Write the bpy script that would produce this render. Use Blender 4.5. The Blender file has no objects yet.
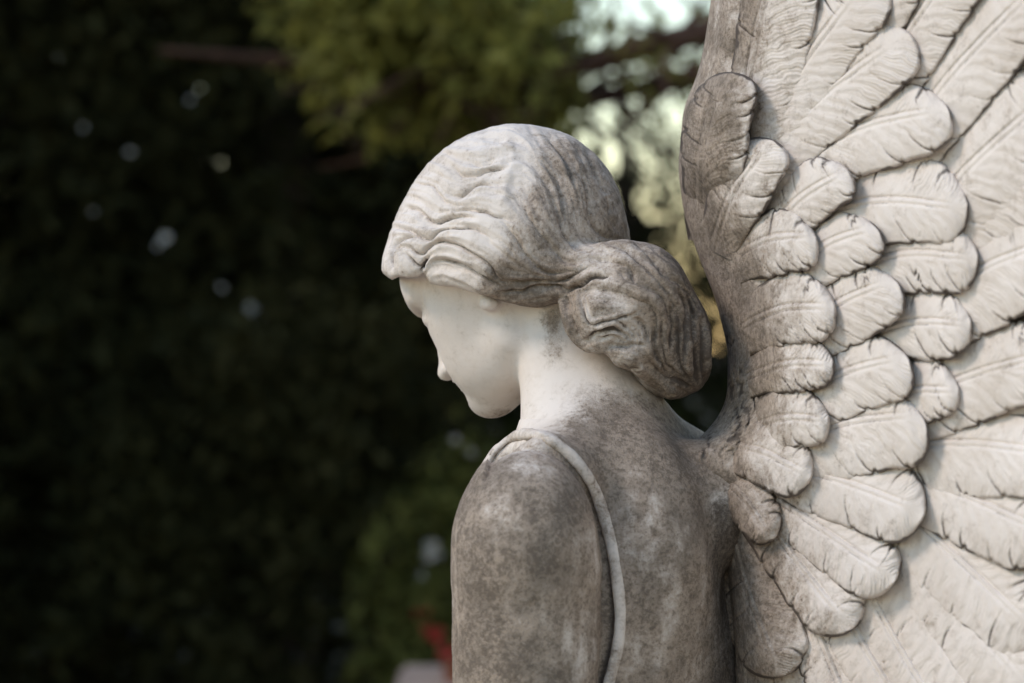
import bpy, math, random
import numpy as np
from mathutils import Vector
from mathutils.bvhtree import BVHTree

# ------------------------------------------------------------------ scales
# The statue is modelled in millimetre-like units ("u", 0.8 mm each):
# x to the right, y downwards, z away from the viewer.
S = 0.0008
CX, CY = 512.0, 341.5
CAM_Z = 1.75
LENS = 85.0
DIST = 1024 * S * LENS / 36.0
DU = DIST / S

scene = bpy.context.scene
col = scene.collection
rng = np.random.default_rng(7)
random.seed(7)


def U(px, py, z):
    """point seen at (px, py) of the survey photograph, z units behind the statue's mid plane"""
    k = 1.0 + np.asarray(z, float) / DU
    return CX + (np.asarray(px, float) - CX) * k, CY + (np.asarray(py, float) - CY) * k, z


def UV(px, py, z):
    a, b, c = U(px, py, z)
    return np.array([float(a), float(b), float(c)])


def proj(P):
    k = 1.0 + P[:, 2] / DU
    return CX + (P[:, 0] - CX) / k, CY + (P[:, 1] - CY) / k


def to_world(P):
    P = np.asarray(P, float)
    W = np.empty_like(P)
    W[:, 0] = (P[:, 0] - CX) * S
    W[:, 1] = P[:, 2] * S
    W[:, 2] = CAM_Z + (CY - P[:, 1]) * S
    return W


# ------------------------------------------------------------------ noise
def _hash(ix, iy, iz, seed):
    h = (ix.astype(np.int64) * 374761393 + iy.astype(np.int64) * 668265263 +
         iz.astype(np.int64) * 2147483647 + seed * 1274126177) & 0xFFFFFFFF
    h = ((h ^ (h >> 13)) * 1274126177) & 0xFFFFFFFF
    h = ((h ^ (h >> 16)) * 2246822519) & 0xFFFFFFFF
    return ((h ^ (h >> 15)) & 0xFFFFFF) / float(0xFFFFFF)


def vnoise(P, scale, seed=0):
    """value noise in 0..1"""
    Q = np.asarray(P, float) / scale
    I = np.floor(Q)
    F = Q - I
    F = F * F * F * (F * (F * 6 - 15) + 10)
    ix, iy, iz = I[:, 0], I[:, 1], I[:, 2]
    out = 0
    for dx in (0, 1):
        wx = F[:, 0] if dx else 1 - F[:, 0]
        for dy in (0, 1):
            wy = F[:, 1] if dy else 1 - F[:, 1]
            for dz in (0, 1):
                wz = F[:, 2] if dz else 1 - F[:, 2]
                out = out + wx * wy * wz * _hash(ix + dx, iy + dy, iz + dz, seed)
    return out


def fbm(P, scale, octs=4, seed=0):
    a, t, o = 1.0, 0.0, 0.0
    for i in range(octs):
        o = o + a * vnoise(P, scale / 2 ** i, seed + i * 17)
        t += a
        a *= 0.55
    return o / t


def sstep(a, b, x):
    t = np.clip((x - a) / (b - a), 0, 1)
    return t * t * (3 - 2 * t)


# ------------------------------------------------------------------ implicit shapes
class Grid:
    def __init__(self, lo, hi, h):
        self.lo = np.array(lo, float)
        self.h = h
        self.n = [int(math.ceil((hi[i] - lo[i]) / h)) + 1 for i in range(3)]
        ax = [(lo[i] + h * np.arange(self.n[i])).astype(np.float32) for i in range(3)]
        self.X = ax[0][:, None, None]
        self.Y = ax[1][None, :, None]
        self.Z = ax[2][None, None, :]


def smin(a, b, k):
    h = np.clip(0.5 + 0.5 * (b - a) / k, 0, 1)
    return b + (a - b) * h - k * h * (1 - h)


def smax(a, b, k):
    return -smin(-a, -b, k)


def ellip(g, c, r, B=None):
    """ellipsoid; B = three unit axis vectors"""
    dx, dy, dz = g.X - c[0], g.Y - c[1], g.Z - c[2]
    if B is None:
        p = (dx, dy, dz)
    else:
        p = [dx * b[0] + dy * b[1] + dz * b[2] for b in B]
    k0 = np.sqrt(sum((p[i] / r[i]) ** 2 for i in range(3)))
    k1 = np.sqrt(sum((p[i] / r[i] ** 2) ** 2 for i in range(3))) + 1e-6
    return (k0 * (k0 - 1) / k1).astype(np.float32)


def capsule(g, a, b, ra, rb):
    a, b = np.asarray(a, float), np.asarray(b, float)
    d = b - a
    L2 = float(d @ d)
    dx, dy, dz = g.X - a[0], g.Y - a[1], g.Z - a[2]
    t = np.clip((dx * d[0] + dy * d[1] + dz * d[2]) / L2, 0, 1)
    q = np.sqrt((dx - t * d[0]) ** 2 + (dy - t * d[1]) ** 2 + (dz - t * d[2]) ** 2)
    return (q - (ra + (rb - ra) * t)).astype(np.float32)


def surface_nets(F, g):
    """quads around the zero level of F"""
    n = F.shape
    ins = F < 0
    c = [n[0] - 1, n[1] - 1, n[2] - 1]
    cnt = np.zeros(c, np.int8)
    for dx in (0, 1):
        for dy in (0, 1):
            for dz in (0, 1):
                cnt += ins[dx:dx + c[0], dy:dy + c[1], dz:dz + c[2]]
    act = (cnt > 0) & (cnt < 8)
    I = np.argwhere(act)
    idx = -np.ones(c, np.int64)
    idx[act] = np.arange(len(I))
    acc = np.zeros((len(I), 3))
    num = np.zeros(len(I))
    cor = [(dx, dy, dz) for dx in (0, 1) for dy in (0, 1) for dz in (0, 1)]
    for a in cor:
        for ax in range(3):
            if a[ax]:
                continue
            b = list(a)
            b[ax] = 1
            fa = F[I[:, 0] + a[0], I[:, 1] + a[1], I[:, 2] + a[2]]
            fb = F[I[:, 0] + b[0], I[:, 1] + b[1], I[:, 2] + b[2]]
            m = (fa < 0) != (fb < 0)
            t = np.where(m, fa / np.where(m, fa - fb, 1), 0)
            p = np.array(a, float)[None, :] + 0 * acc
            p[:, ax] += t
            acc += p * m[:, None]
            num += m
    V = (I + acc / num[:, None]) * g.h + g.lo
    quads = []
    for ax in range(3):
        o1, o2 = [(1, 2), (2, 0), (0, 1)][ax]
        sl0 = [slice(None)] * 3
        sl1 = [slice(None)] * 3
        sl0[ax] = slice(0, n[ax] - 1)
        sl1[ax] = slice(1, n[ax])
        ch = ins[tuple(sl0)] != ins[tuple(sl1)]
        E = np.argwhere(ch)
        ok = (E[:, o1] > 0) & (E[:, o2] > 0) & (E[:, o1] < n[o1] - 1) & (E[:, o2] < n[o2] - 1)
        E = E[ok]
        fl = ins[E[:, 0], E[:, 1], E[:, 2]]
        q = []
        for d1, d2 in ((0, 0), (-1, 0), (-1, -1), (0, -1)):
            e = E.copy()
            e[:, o1] += d1
            e[:, o2] += d2
            q.append(idx[e[:, 0], e[:, 1], e[:, 2]])
        q = np.stack(q, 1)
        q[~fl] = q[~fl][:, ::-1]
        quads.append(q)
    Q = np.concatenate(quads)
    # y is downwards in the modelling space, so the winding turns over in the world
    return V, Q


def vnormals(V, Q):
    a = V[Q[:, 2]] - V[Q[:, 0]]
    b = V[Q[:, 3 % Q.shape[1]]] - V[Q[:, 1]]
    fn = np.cross(a, b)
    N = np.zeros_like(V)
    for i in range(Q.shape[1]):
        for k in range(3):
            N[:, k] += np.bincount(Q[:, i], fn[:, k], len(V))
    N /= np.linalg.norm(N, axis=1)[:, None] + 1e-9
    return N


def relax(V, Q, it=3, f=0.5):
    e = np.concatenate([Q[:, [i, (i + 1) % 4]] for i in range(4)])
    e = np.concatenate([e, e[:, ::-1]])
    deg = np.bincount(e[:, 0], minlength=len(V)).astype(float)
    for _ in range(it):
        for lam in (f, -f * 1.02):
            m = np.stack([np.bincount(e[:, 0], V[e[:, 1], k], len(V)) for k in range(3)], 1) / deg[:, None]
            V = V + lam * (m - V)
    return V


def raw_mesh(name, W, Q):
    me = bpy.data.meshes.new(name)
    W = np.asarray(W, np.float32)
    Q = np.asarray(Q, np.int32)
    k = Q.shape[1]
    me.vertices.add(len(W))
    me.vertices.foreach_set('co', W.ravel())
    me.loops.add(len(Q) * k)
    me.loops.foreach_set('vertex_index', Q.ravel())
    me.polygons.add(len(Q))
    me.polygons.foreach_set('loop_start', np.arange(0, len(Q) * k, k, dtype=np.int32))
    me.update(calc_edges=True)
    me.polygons.foreach_set('use_smooth', np.ones(len(Q), bool))
    return me


def link(name, me, mat=None, parent=None):
    o = bpy.data.objects.new(name, me)
    col.objects.link(o)
    if mat is not None:
        me.materials.append(mat)
    if parent is not None:
        o.parent = parent
    return o


def attr(me, name, val):
    a = me.attributes.new(name, 'FLOAT', 'POINT')
    a.data.foreach_set('value', np.asarray(val, np.float32))


def subdivide(V, Q, levels=1):
    """Catmull-Clark refinement; returns new V, Q"""
    me = raw_mesh('tmp', V, Q)
    o = bpy.data.objects.new('tmp', me)
    col.objects.link(o)
    m = o.modifiers.new('s', 'SUBSURF')
    m.levels = levels
    m.render_levels = levels
    dg = bpy.context.evaluated_depsgraph_get()
    ev = o.evaluated_get(dg).to_mesh()
    V2 = np.empty(len(ev.vertices) * 3, np.float32)
    ev.vertices.foreach_get('co', V2)
    Q2 = np.empty(len(ev.loops), np.int32)
    ev.loops.foreach_get('vertex_index', Q2)
    o.evaluated_get(dg).to_mesh_clear()
    bpy.data.objects.remove(o)
    bpy.data.meshes.remove(me)
    return V2.reshape(-1, 3).astype(float), Q2.reshape(-1, 4)


def spline(pts, step=1.0):
    """Catmull-Rom through pts, resampled evenly"""
    P = np.asarray(pts, float)
    if len(P) == 2:
        out = P[0] + (P[1] - P[0]) * np.linspace(0, 1, 20)[:, None]
    else:
        E = np.vstack([2 * P[0] - P[1], P, 2 * P[-1] - P[-2]])
        out = []
        for i in range(1, len(E) - 2):
            t = np.linspace(0, 1, 16, endpoint=False)[:, None]
            a, b, c, d = E[i - 1], E[i], E[i + 1], E[i + 2]
            out.append(0.5 * (2 * b + (c - a) * t + (2 * a - 5 * b + 4 * c - d) * t * t + (3 * b - a - 3 * c + d) * t ** 3))
        out = np.vstack(out + [P[-1:]])
    L = np.r_[0, np.cumsum(np.linalg.norm(np.diff(out, axis=0), axis=1))]
    n = max(2, int(L[-1] / step) + 1)
    t = np.linspace(0, L[-1], n)
    return np.stack([np.interp(t, L, out[:, k]) for k in range(out.shape[1])], 1)


def TL(x0, y0, sc, pts):
    """survey close-up coordinates to photograph coordinates"""
    return [(x0 + a / sc, y0 + b / sc) for a, b in pts]


class Bins:
    """nearest distance from 2-D points to a cloud of 2-D samples"""
    def __init__(self, pts):
        from mathutils.kdtree import KDTree
        self.k = KDTree(len(pts))
        for i, p in enumerate(pts):
            self.k.insert((p[0], p[1], 0), i)
        self.k.balance()

    def dist(self, P):
        f = self.k.find
        d = np.empty(len(P))
        ix = np.empty(len(P), int)
        for i, p in enumerate(P):
            _, j, q = f((p[0], p[1], 0))
            d[i] = q
            ix[i] = j
        return d, ix


def tag(o, label=None, cat=None, group=None, kind=None):
    if label: o['label'] = label
    if cat: o['category'] = cat
    if group: o['group'] = group
    if kind: o['kind'] = kind
    return o
# ------------------------------------------------------------------ materials
def stone_material():
    m = bpy.data.materials.new('weathered_stone')
    m.use_nodes = True
    nt = m.node_tree
    nt.nodes.clear()
    N = nt.nodes.new
    Lk = nt.links.new
    out = N('ShaderNodeOutputMaterial')
    bs = N('ShaderNodeBsdfPrincipled')
    Lk(bs.outputs[0], out.inputs[0])
    tc = N('ShaderNodeTexCoord')

    def noise(scale, detail=6, rough=0.6, dist=0.0):
        n = N('ShaderNodeTexNoise')
        n.inputs['Scale'].default_value = scale
        n.inputs['Detail'].default_value = detail
        n.inputs['Roughness'].default_value = rough
        n.inputs['Distortion'].default_value = dist
        Lk(tc.outputs['Object'], n.inputs['Vector'])
        return n.outputs['Fac']

    def ramp(src, a, b):
        r = N('ShaderNodeMapRange')
        r.interpolation_type = 'SMOOTHSTEP'
        r.inputs['From Min'].default_value = a
        r.inputs['From Max'].default_value = b
        Lk(src, r.inputs['Value'])
        return r.outputs[0]

    def math_(op, a, b):
        n = N('ShaderNodeMath')
        n.operation = op
        n.use_clamp = False
        for i, v in enumerate((a, b)):
            if isinstance(v, (int, float)):
                n.inputs[i].default_value = v
            else:
                Lk(v, n.inputs[i])
        return n.outputs[0]

    def clamp(a):
        n = N('ShaderNodeClamp')
        Lk(a, n.inputs[0])
        return n.outputs[0]

    def mix(fac, a, b):
        n = N('ShaderNodeMix')
        n.data_type = 'RGBA'
        Lk(fac, n.inputs[0])
        for i, v in ((6, a), (7, b)):
            if isinstance(v, tuple):
                n.inputs[i].default_value = (*v, 1)
            else:
                Lk(v, n.inputs[i])
        return n.outputs[2]

    def at(name):
        a = N('ShaderNodeAttribute')
        a.attribute_name = name
        return a.outputs['Fac']

    weather, soot = at('weather'), at('soot')
    big = noise(16, 5, 0.6)
    mid = noise(75, 7, 0.7, 0.3)
    blot = noise(150, 3, 0.6, 0.5)
    fine = noise(330, 4, 0.75)
    grain = noise(900, 2, 0.6)
    # clean stone: warm off-white with faint stains
    base = mix(ramp(big, 0.35, 0.7), STONE_A, STONE_B)
    base = mix(math_('MULTIPLY', ramp(mid, 0.45, 0.75), 0.35), base, STONE_C)
    # grey film of lichen: area from the weather attribute, broken by noise
    w = math_('ADD', math_('MULTIPLY', weather, 1.25), math_('MULTIPLY', math_('SUBTRACT', mid, 0.5), 1.5))
    w = math_('ADD', w, math_('MULTIPLY', math_('SUBTRACT', fine, 0.5), 0.9))
    film = ramp(w, 0.1, 0.95)
    lich = mix(ramp(noise(28, 4, 0.6), 0.4, 0.65), LICHEN, (0.185, 0.142, 0.108))
    c = mix(math_('MULTIPLY', film, 0.88), base, lich)
    # black specks where the film is thick
    sp = math_('ADD', math_('MULTIPLY', fine, 0.9), math_('MULTIPLY', weather, 0.28))
    sp = math_('ADD', sp, math_('MULTIPLY', math_('SUBTRACT', mid, 0.5), 0.55))
    c = mix(math_('MULTIPLY', ramp(sp, 0.62, 0.82), 0.75), c, SPECK)
    bl = math_('ADD', blot, math_('MULTIPLY', weather, 0.22))
    c = mix(math_('MULTIPLY', ramp(bl, 0.68, 0.84), 0.35), c, SPECK)
    # soot stains and other darkened areas
    s = math_('ADD', math_('MULTIPLY', soot, 1.2), math_('MULTIPLY', math_('SUBTRACT', fine, 0.5), 1.0))
    s = math_('MULTIPLY', ramp(s, 0.15, 1.0), 0.85)
    c = mix(clamp(s), c, SOOT)
    Lk(c, bs.inputs['Base Color'])
    bs.inputs['Roughness'].default_value = 0.82
    bs.inputs['Specular IOR Level'].default_value = 0.25
    h = math_('ADD', math_('MULTIPLY', fine, 0.6), math_('MULTIPLY', grain, 0.35))
    h = math_('MULTIPLY', h, math_('ADD', math_('MULTIPLY', weather, 0.9), 0.18))
    bp = N('ShaderNodeBump')
    bp.inputs['Strength'].default_value = 0.8
    bp.inputs['Distance'].default_value = 0.0022
    Lk(h, bp.inputs['Height'])
    Lk(bp.outputs[0], bs.inputs['Normal'])
    return m


STONE_A = (0.63, 0.56, 0.513)
STONE_B = (0.555, 0.483, 0.43)
STONE_C = (0.44, 0.36, 0.295)
LICHEN = (0.265, 0.203, 0.155)
SPECK = (0.11, 0.085, 0.067)
SOOT = (0.055, 0.042, 0.036)
stone = stone_material()


def simple(name, colr, rough=0.8, var=0.25, scale=6.0, bump=0.0, transl=0.0, spec=0.2):
    m = bpy.data.materials.new(name)
    m.use_nodes = True
    nt = m.node_tree
    bs = nt.nodes['Principled BSDF']
    tc = nt.nodes.new('ShaderNodeTexCoord')
    n = nt.nodes.new('ShaderNodeTexNoise')
    n.inputs['Scale'].default_value = scale
    n.inputs['Detail'].default_value = 6
    nt.links.new(tc.outputs['Object'], n.inputs['Vector'])
    r = nt.nodes.new('ShaderNodeValToRGB')
    r.color_ramp.elements[0].position = 0.3
    r.color_ramp.elements[1].position = 0.7
    r.color_ramp.elements[0].color = (*[c * (1 - var) for c in colr], 1)
    r.color_ramp.elements[1].color = (*[c * (1 + var) for c in colr], 1)
    nt.links.new(n.outputs['Fac'], r.inputs[0])
    nt.links.new(r.outputs[0], bs.inputs['Base Color'])
    bs.inputs['Roughness'].default_value = rough
    bs.inputs['Specular IOR Level'].default_value = spec
    if bump:
        b = nt.nodes.new('ShaderNodeBump')
        b.inputs['Strength'].default_value = bump
        b.inputs['Distance'].default_value = 0.02
        nt.links.new(n.outputs['Fac'], b.inputs['Height'])
        nt.links.new(b.outputs[0], bs.inputs['Normal'])
    if transl:
        t = nt.nodes.new('ShaderNodeBsdfTranslucent')
        nt.links.new(r.outputs[0], t.inputs[0])
        mx = nt.nodes.new('ShaderNodeMixShader')
        mx.inputs[0].default_value = transl
        nt.links.new(bs.outputs[0], mx.inputs[1])
        nt.links.new(t.outputs[0], mx.inputs[2])
        nt.links.new(mx.outputs[0], nt.nodes['Material Output'].inputs[0])
    return m
# ------------------------------------------------------------------ head frame
A_, P_ = math.radians(30), math.radians(25)
HF = np.array([-math.cos(A_) * math.cos(P_), math.sin(P_), math.sin(A_) * math.cos(P_)])
HU = np.array([-math.cos(A_) * math.sin(P_), -math.cos(P_), math.sin(A_) * math.sin(P_)])
HL = np.array([-math.sin(A_), 0.0, -math.cos(A_)])
HC = np.array([506.0, 250.0, 0.0])
HB = (HF, HL, HU)


def H(f, l, u):
    return HC + HF * f + HL * l + HU * u


# hair line on the near side, photograph x -> y
HLX = [360, 386, 392, 400, 412, 420, 424, 430, 440, 455, 480, 500, 520, 540, 560, 575, 600, 760]
HLY = [277, 276, 279, 276, 277, 276, 272, 283, 285, 286, 294, 300, 305, 307, 303, 300, 296, 290]


def head_fields(g):
    """skin of the head without the hair"""
    F = ellip(g, H(-6, 0, 12), (112, 86, 104), HB)
    F = smin(F, ellip(g, H(36, 0, -54), (66, 60, 84), HB), 18)
    for s in (-1, 1):
        F = smin(F, capsule(g, H(72, s * 10, -124), H(8, s * 44, -94), 17, 20), 28)
        F = smin(F, ellip(g, H(58, s * 36, -50), (32, 27, 32), HB), 20)
        F = smin(F, ellip(g, H(62, s * 28, -90), (30, 24, 30), HB), 22)
    F = smin(F, ellip(g, H(80, 0, -127), (19, 22, 17), HB), 12)
    # brow, sockets, lids
    F = smin(F, ellip(g, H(84, 0, 4), (35, 50, 36), HB), 16)
    for s in (-1, 1):
        F = smin(F, capsule(g, H(106, s * 8, -10), H(86, s * 50, -10), 13, 11), 9)
        F = smax(F, -ellip(g, H(110, s * 36, -33), (22, 27, 13), HB), 8)
        F = smin(F, ellip(g, H(82, s * 31, -34), (17, 18, 13), HB), 4)
        F = smin(F, capsule(g, H(98, s * 17, -41), H(84, s * 54, -39), 3.6, 3.6), 2.5)
    # nose
    F = smin(F, capsule(g, H(98, 0, -24), H(109, 0, -74), 7.5, 9.5), 9)
    F = smin(F, ellip(g, H(112, 0, -82), (12.5, 11, 9.5), HB), 6)
    for s in (-1, 1):
        F = smin(F, ellip(g, H(102, s * 12, -83), (11, 8, 7), HB), 5)
    # lips
    F = smin(F, ellip(g, H(97, 0, -96), (12, 19, 6), HB), 4)
    F = smin(F, ellip(g, H(94, 0, -107), (11, 16, 6.5), HB), 4)
    F = smax(F, -ellip(g, H(106, 0, -101.5), (9, 26, 1.6), HB), 2)
    F = smax(F, -ellip(g, H(99, 0, -117), (10, 22, 4), HB), 6)
    # ear lobe that peeps out under the hair
    F = smin(F, ellip(g, UV(489, 303, -76), (10, 8, 12)), 9)
    return F


def body_frame(deg):
    a = math.radians(deg)
    return np.array([-math.cos(a), 0, math.sin(a)]), np.array([-math.sin(a), 0, -math.cos(a)]), np.array([0, -1.0, 0])


BF, BL, BU = body_frame(28)
BB = (BF, BL, BU)
SH = UV(525, 546, -225)            # near shoulder joint


RIM = spline([(487, 472), (490, 463), (497, 452), (507, 442), (520, 435.5), (534, 436), (548, 441), (562, 450), (576, 463), (588, 480),
              (598, 500), (606, 522), (612, 545), (616, 570), (619, 595), (620, 620), (617, 648), (611, 672), (607, 690), (602, 730), (600, 765)], 1.5)


def torso_fields(g):
    F = capsule(g, UV(562, 318, -38), UV(598, 452, -62), 48, 64)                 # neck
    F = smin(F, capsule(g, UV(552, 350, -55), UV(557, 440, -95), 26, 30), 22)
    T = ellip(g, UV(628, 730, -62), (106, 172, 300), BB)                         # chest
    F = smin(F, T, 40)
    F = smin(F, capsule(g, UV(596, 442, -70), UV(558, 476, -182), 56, 36), 38)   # trapezius
    F = smin(F, capsule(g, UV(612, 442, -40), UV(720, 490, 95), 54, 44), 40)
    F = smin(F, ellip(g, UV(640, 560, -135), (66, 66, 120), BB), 40)              # shoulder blade
    F = smin(F, capsule(g, UV(540, 452, -205), UV(500, 482, -150), 15, 15), 18)  # strap over the shoulder
    F = smin(F, ellip(g, UV(716, 500, -100), (46, 60, 40)), 30)                  # root of the wing
    return F


def arm_fields(g):
    A = ellip(g, SH, (67, 86, 76))
    return smin(A, capsule(g, SH + np.array([1, 34, 0]), SH + np.array([3, 330, 10]), 68, 66), 10)


RIM_P = None


def rim_points():
    """the hem laid on the back: depth of the torso under each of its points"""
    g = Grid((440, 400, -330), (760, 800, 100), 5.0)
    V, Q = surface_nets(torso_fields(g), g)
    W = to_world(V)
    bv = BVHTree.FromPolygons([Vector(p) for p in W], [tuple(q) for q in Q.tolist()])
    cam = Vector((0, -DIST, CAM_Z))
    z = np.full(len(RIM), np.nan)
    nn = np.zeros((len(RIM), 3))
    for i, p in enumerate(RIM):
        h = bv.ray_cast(cam, Vector(((p[0] - CX) * S, DIST, (CY - p[1]) * S)).normalized())
        if h[0] is not None:
            z[i] = h[0][1] / S
            nn[i] = h[1]
    ok = ~np.isnan(z)
    i = np.arange(len(RIM))
    z = np.interp(i, i[ok], z[ok])
    for k in range(3):
        nn[:, k] = np.interp(i, i[ok], nn[ok, k])
    for _ in range(40):
        z[1:-1] = 0.5 * z[1:-1] + 0.25 * (z[:-2] + z[2:])
        nn[1:-1] = 0.5 * nn[1:-1] + 0.25 * (nn[:-2] + nn[2:])
    nn /= np.linalg.norm(nn, axis=1)[:, None]
    # over the top the hem goes on down the front of the shoulder, away from the viewer
    z = z + 0.3 * np.clip(512 - RIM[:, 0], 0, None) * (RIM[:, 1] < 500)
    return np.stack(U(RIM[:, 0], RIM[:, 1], z), 1), nn


def build_body():
    g = Grid((395, 220, -330), (800, 800, 175), 3.0)
    P, _ = rim_points()
    A = arm_fields(g)
    # the arm is undercut along the hem
    K = P[::10]
    G = None
    for i in range(len(K) - 1):
        if K[i][0] < 512 and K[i][1] > 430 and i < 8:
            continue
        ra = 9 + 5 * float(sstep(480, 620, K[i][1]))
        c = capsule(g, K[i], K[i + 1], ra, ra)
        G = c if G is None else np.minimum(G, c)
    A = smax(A, -G, 6)
    T = torso_fields(g)
    for i in range(len(K) - 1):
        if K[i][0] < 545 and i < 9:
            o = np.array([3.0, 12.0, 6.0])
            T = smin(T, capsule(g, K[i] + o, K[i + 1] + o, 10.5, 10.5), 6)
    # the yoke of the gown runs from the hem down into the chest
    T = smin(T, capsule(g, K[0] + np.array([6.0, 16.0, 8.0]), UV(566, 530, -110), 11, 40), 10)
    T = smin(T, capsule(g, K[2] + np.array([5.0, 18.0, 10.0]), UV(575, 530, -110), 12, 40), 10)
    F = smin(smin(head_fields(g), T, 10), A, 5)
    F = smax(F, g.Y - 775.0 + 0 * F, 4)
    V, Q = surface_nets(F, g)
    V = relax(V, Q, 2)
    V, Q = subdivide(V, Q, 1)
    return V, Q


# ------------------------------------------------------------------ hair
LOCKS = [
    (9, 6, [(566, 290), (571, 312), (577, 332), (588, 345), (604, 345)]),
    (8, 5, [(582, 290), (584, 310), (592, 321), (606, 321), (622, 315), (638, 309)]),
    (10, 7, [(590, 285), (615, 283), (640, 291), (655, 308), (661, 335), (663, 362)]),
    (10, 7, [(622, 260), (648, 274), (668, 300), (680, 330), (685, 368)]),
    (9, 7, [(642, 257), (664, 270), (685, 295), (700, 325), (704, 366)]),
    (7, 5, [(598, 341), (612, 332), (628, 332), (638, 346)]),
    (9, 6, [(616, 352), (630, 357), (641, 369), (653, 381)]),
    (8, 6, [(644, 328), (648, 350), (658, 372), (672, 386)]),
    (8, 7, [(556, 284), (578, 272), (604, 268), (632, 267), (656, 284)]),
    (6, 5, [(536, 296), (556, 291), (574, 281), (596, 274), (618, 274)]),
]

def hair_fields(g):
    F = ellip(g, H(-8, 0, 16) + np.array([4.0, 7.0, 0]), (122, 101, 112), HB)
    F = smin(F, ellip(g, H(60, 0, 20) + np.array([4.0, 5.0, 0]), (56, 82, 64), HB), 24)
    for s in (-1, 1):
        F = smin(F, ellip(g, H(48, s * 56, 6), (56, 48, 44), HB), 22)
        F = smin(F, ellip(g, H(-30, s * 62, -20), (66, 46, 56), HB), 24)
    # cut along the hair line, mirrored onto the far side
    dx, dy, dz = g.X - HC[0], g.Y - HC[1], g.Z - HC[2]
    l = dx * HL[0] + dy * HL[1] + dz * HL[2]
    m = np.abs(l) - l
    x = g.X + m * HL[0]
    z = g.Z + m * HL[2]
    k = 1 + z / DU
    px = CX + (x - CX) / k
    py = CY + (g.Y - CY) / k
    hl = np.interp(px, HLX, HLY).astype(np.float32)
    F = smax(F, (py - hl).astype(np.float32), 9)
    # the gathered roll on the nape
    B = ellip(g, UV(637, 299, -88), (52, 55, 68))
    B = smin(B, ellip(g, UV(668, 340, -78), (42, 56, 60)), 14)
    B = smin(B, ellip(g, UV(680, 368, -72), (29, 26, 46)), 10)
    B = smin(B, ellip(g, UV(602, 314, -112), (33, 34, 40)), 12)
    B = smin(B, ellip(g, UV(640, 344, -112), (32, 27, 34)), 12)
    B = smin(B, ellip(g, UV(628, 355, -130), (17, 13, 18)), 5)
    B = smin(B, capsule(g, UV(540, 276, -92), UV(614, 270, -106), 23, 27), 16)
    # separate locks laid over the roll
    first = np.where((B < 0).any(2), np.argmax(B < 0, axis=2), -1)
    for r0, r1, pts in LOCKS:
        c = spline(pts, 7.0)
        n = len(c)
        rr = np.interp(np.linspace(0, 1, n), [0, 0.35, 1], [r0 * 0.8, r0, r1])
        q = []
        for (x, y) in c:
            z = -105.0
            for _ in range(2):
                xo, yo, _z = U(x, y, z)
                i = int(np.clip((xo - g.lo[0]) / g.h, 0, g.n[0] - 1)); j = int(np.clip((yo - g.lo[1]) / g.h, 0, g.n[1] - 1))
                if first[i, j] >= 0:
                    z = g.lo[2] + g.h * first[i, j]
            q.append(z)
        q = np.array(q)
        for _ in range(3):
            q[1:-1] = 0.5 * q[1:-1] + 0.25 * (q[:-2] + q[2:])
        q += rr * 0.45
        L = None
        for k in range(n - 1):
            d = capsule(g, UV(c[k][0], c[k][1], q[k]), UV(c[k + 1][0], c[k + 1][1], q[k + 1]), rr[k], rr[k + 1])
            L = d if L is None else np.minimum(L, d)
        B = smin(B, L, 3.5)
    return smin(F, B, 15)


T1 = (380, 115, 6.827)
T2 = (380, 200, 6.827)
T3 = (500, 115, 6.827)
T4 = (500, 200, 6.827)
T5 = (560, 230, 6.32)
T6 = (560, 300, 6.32)
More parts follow.
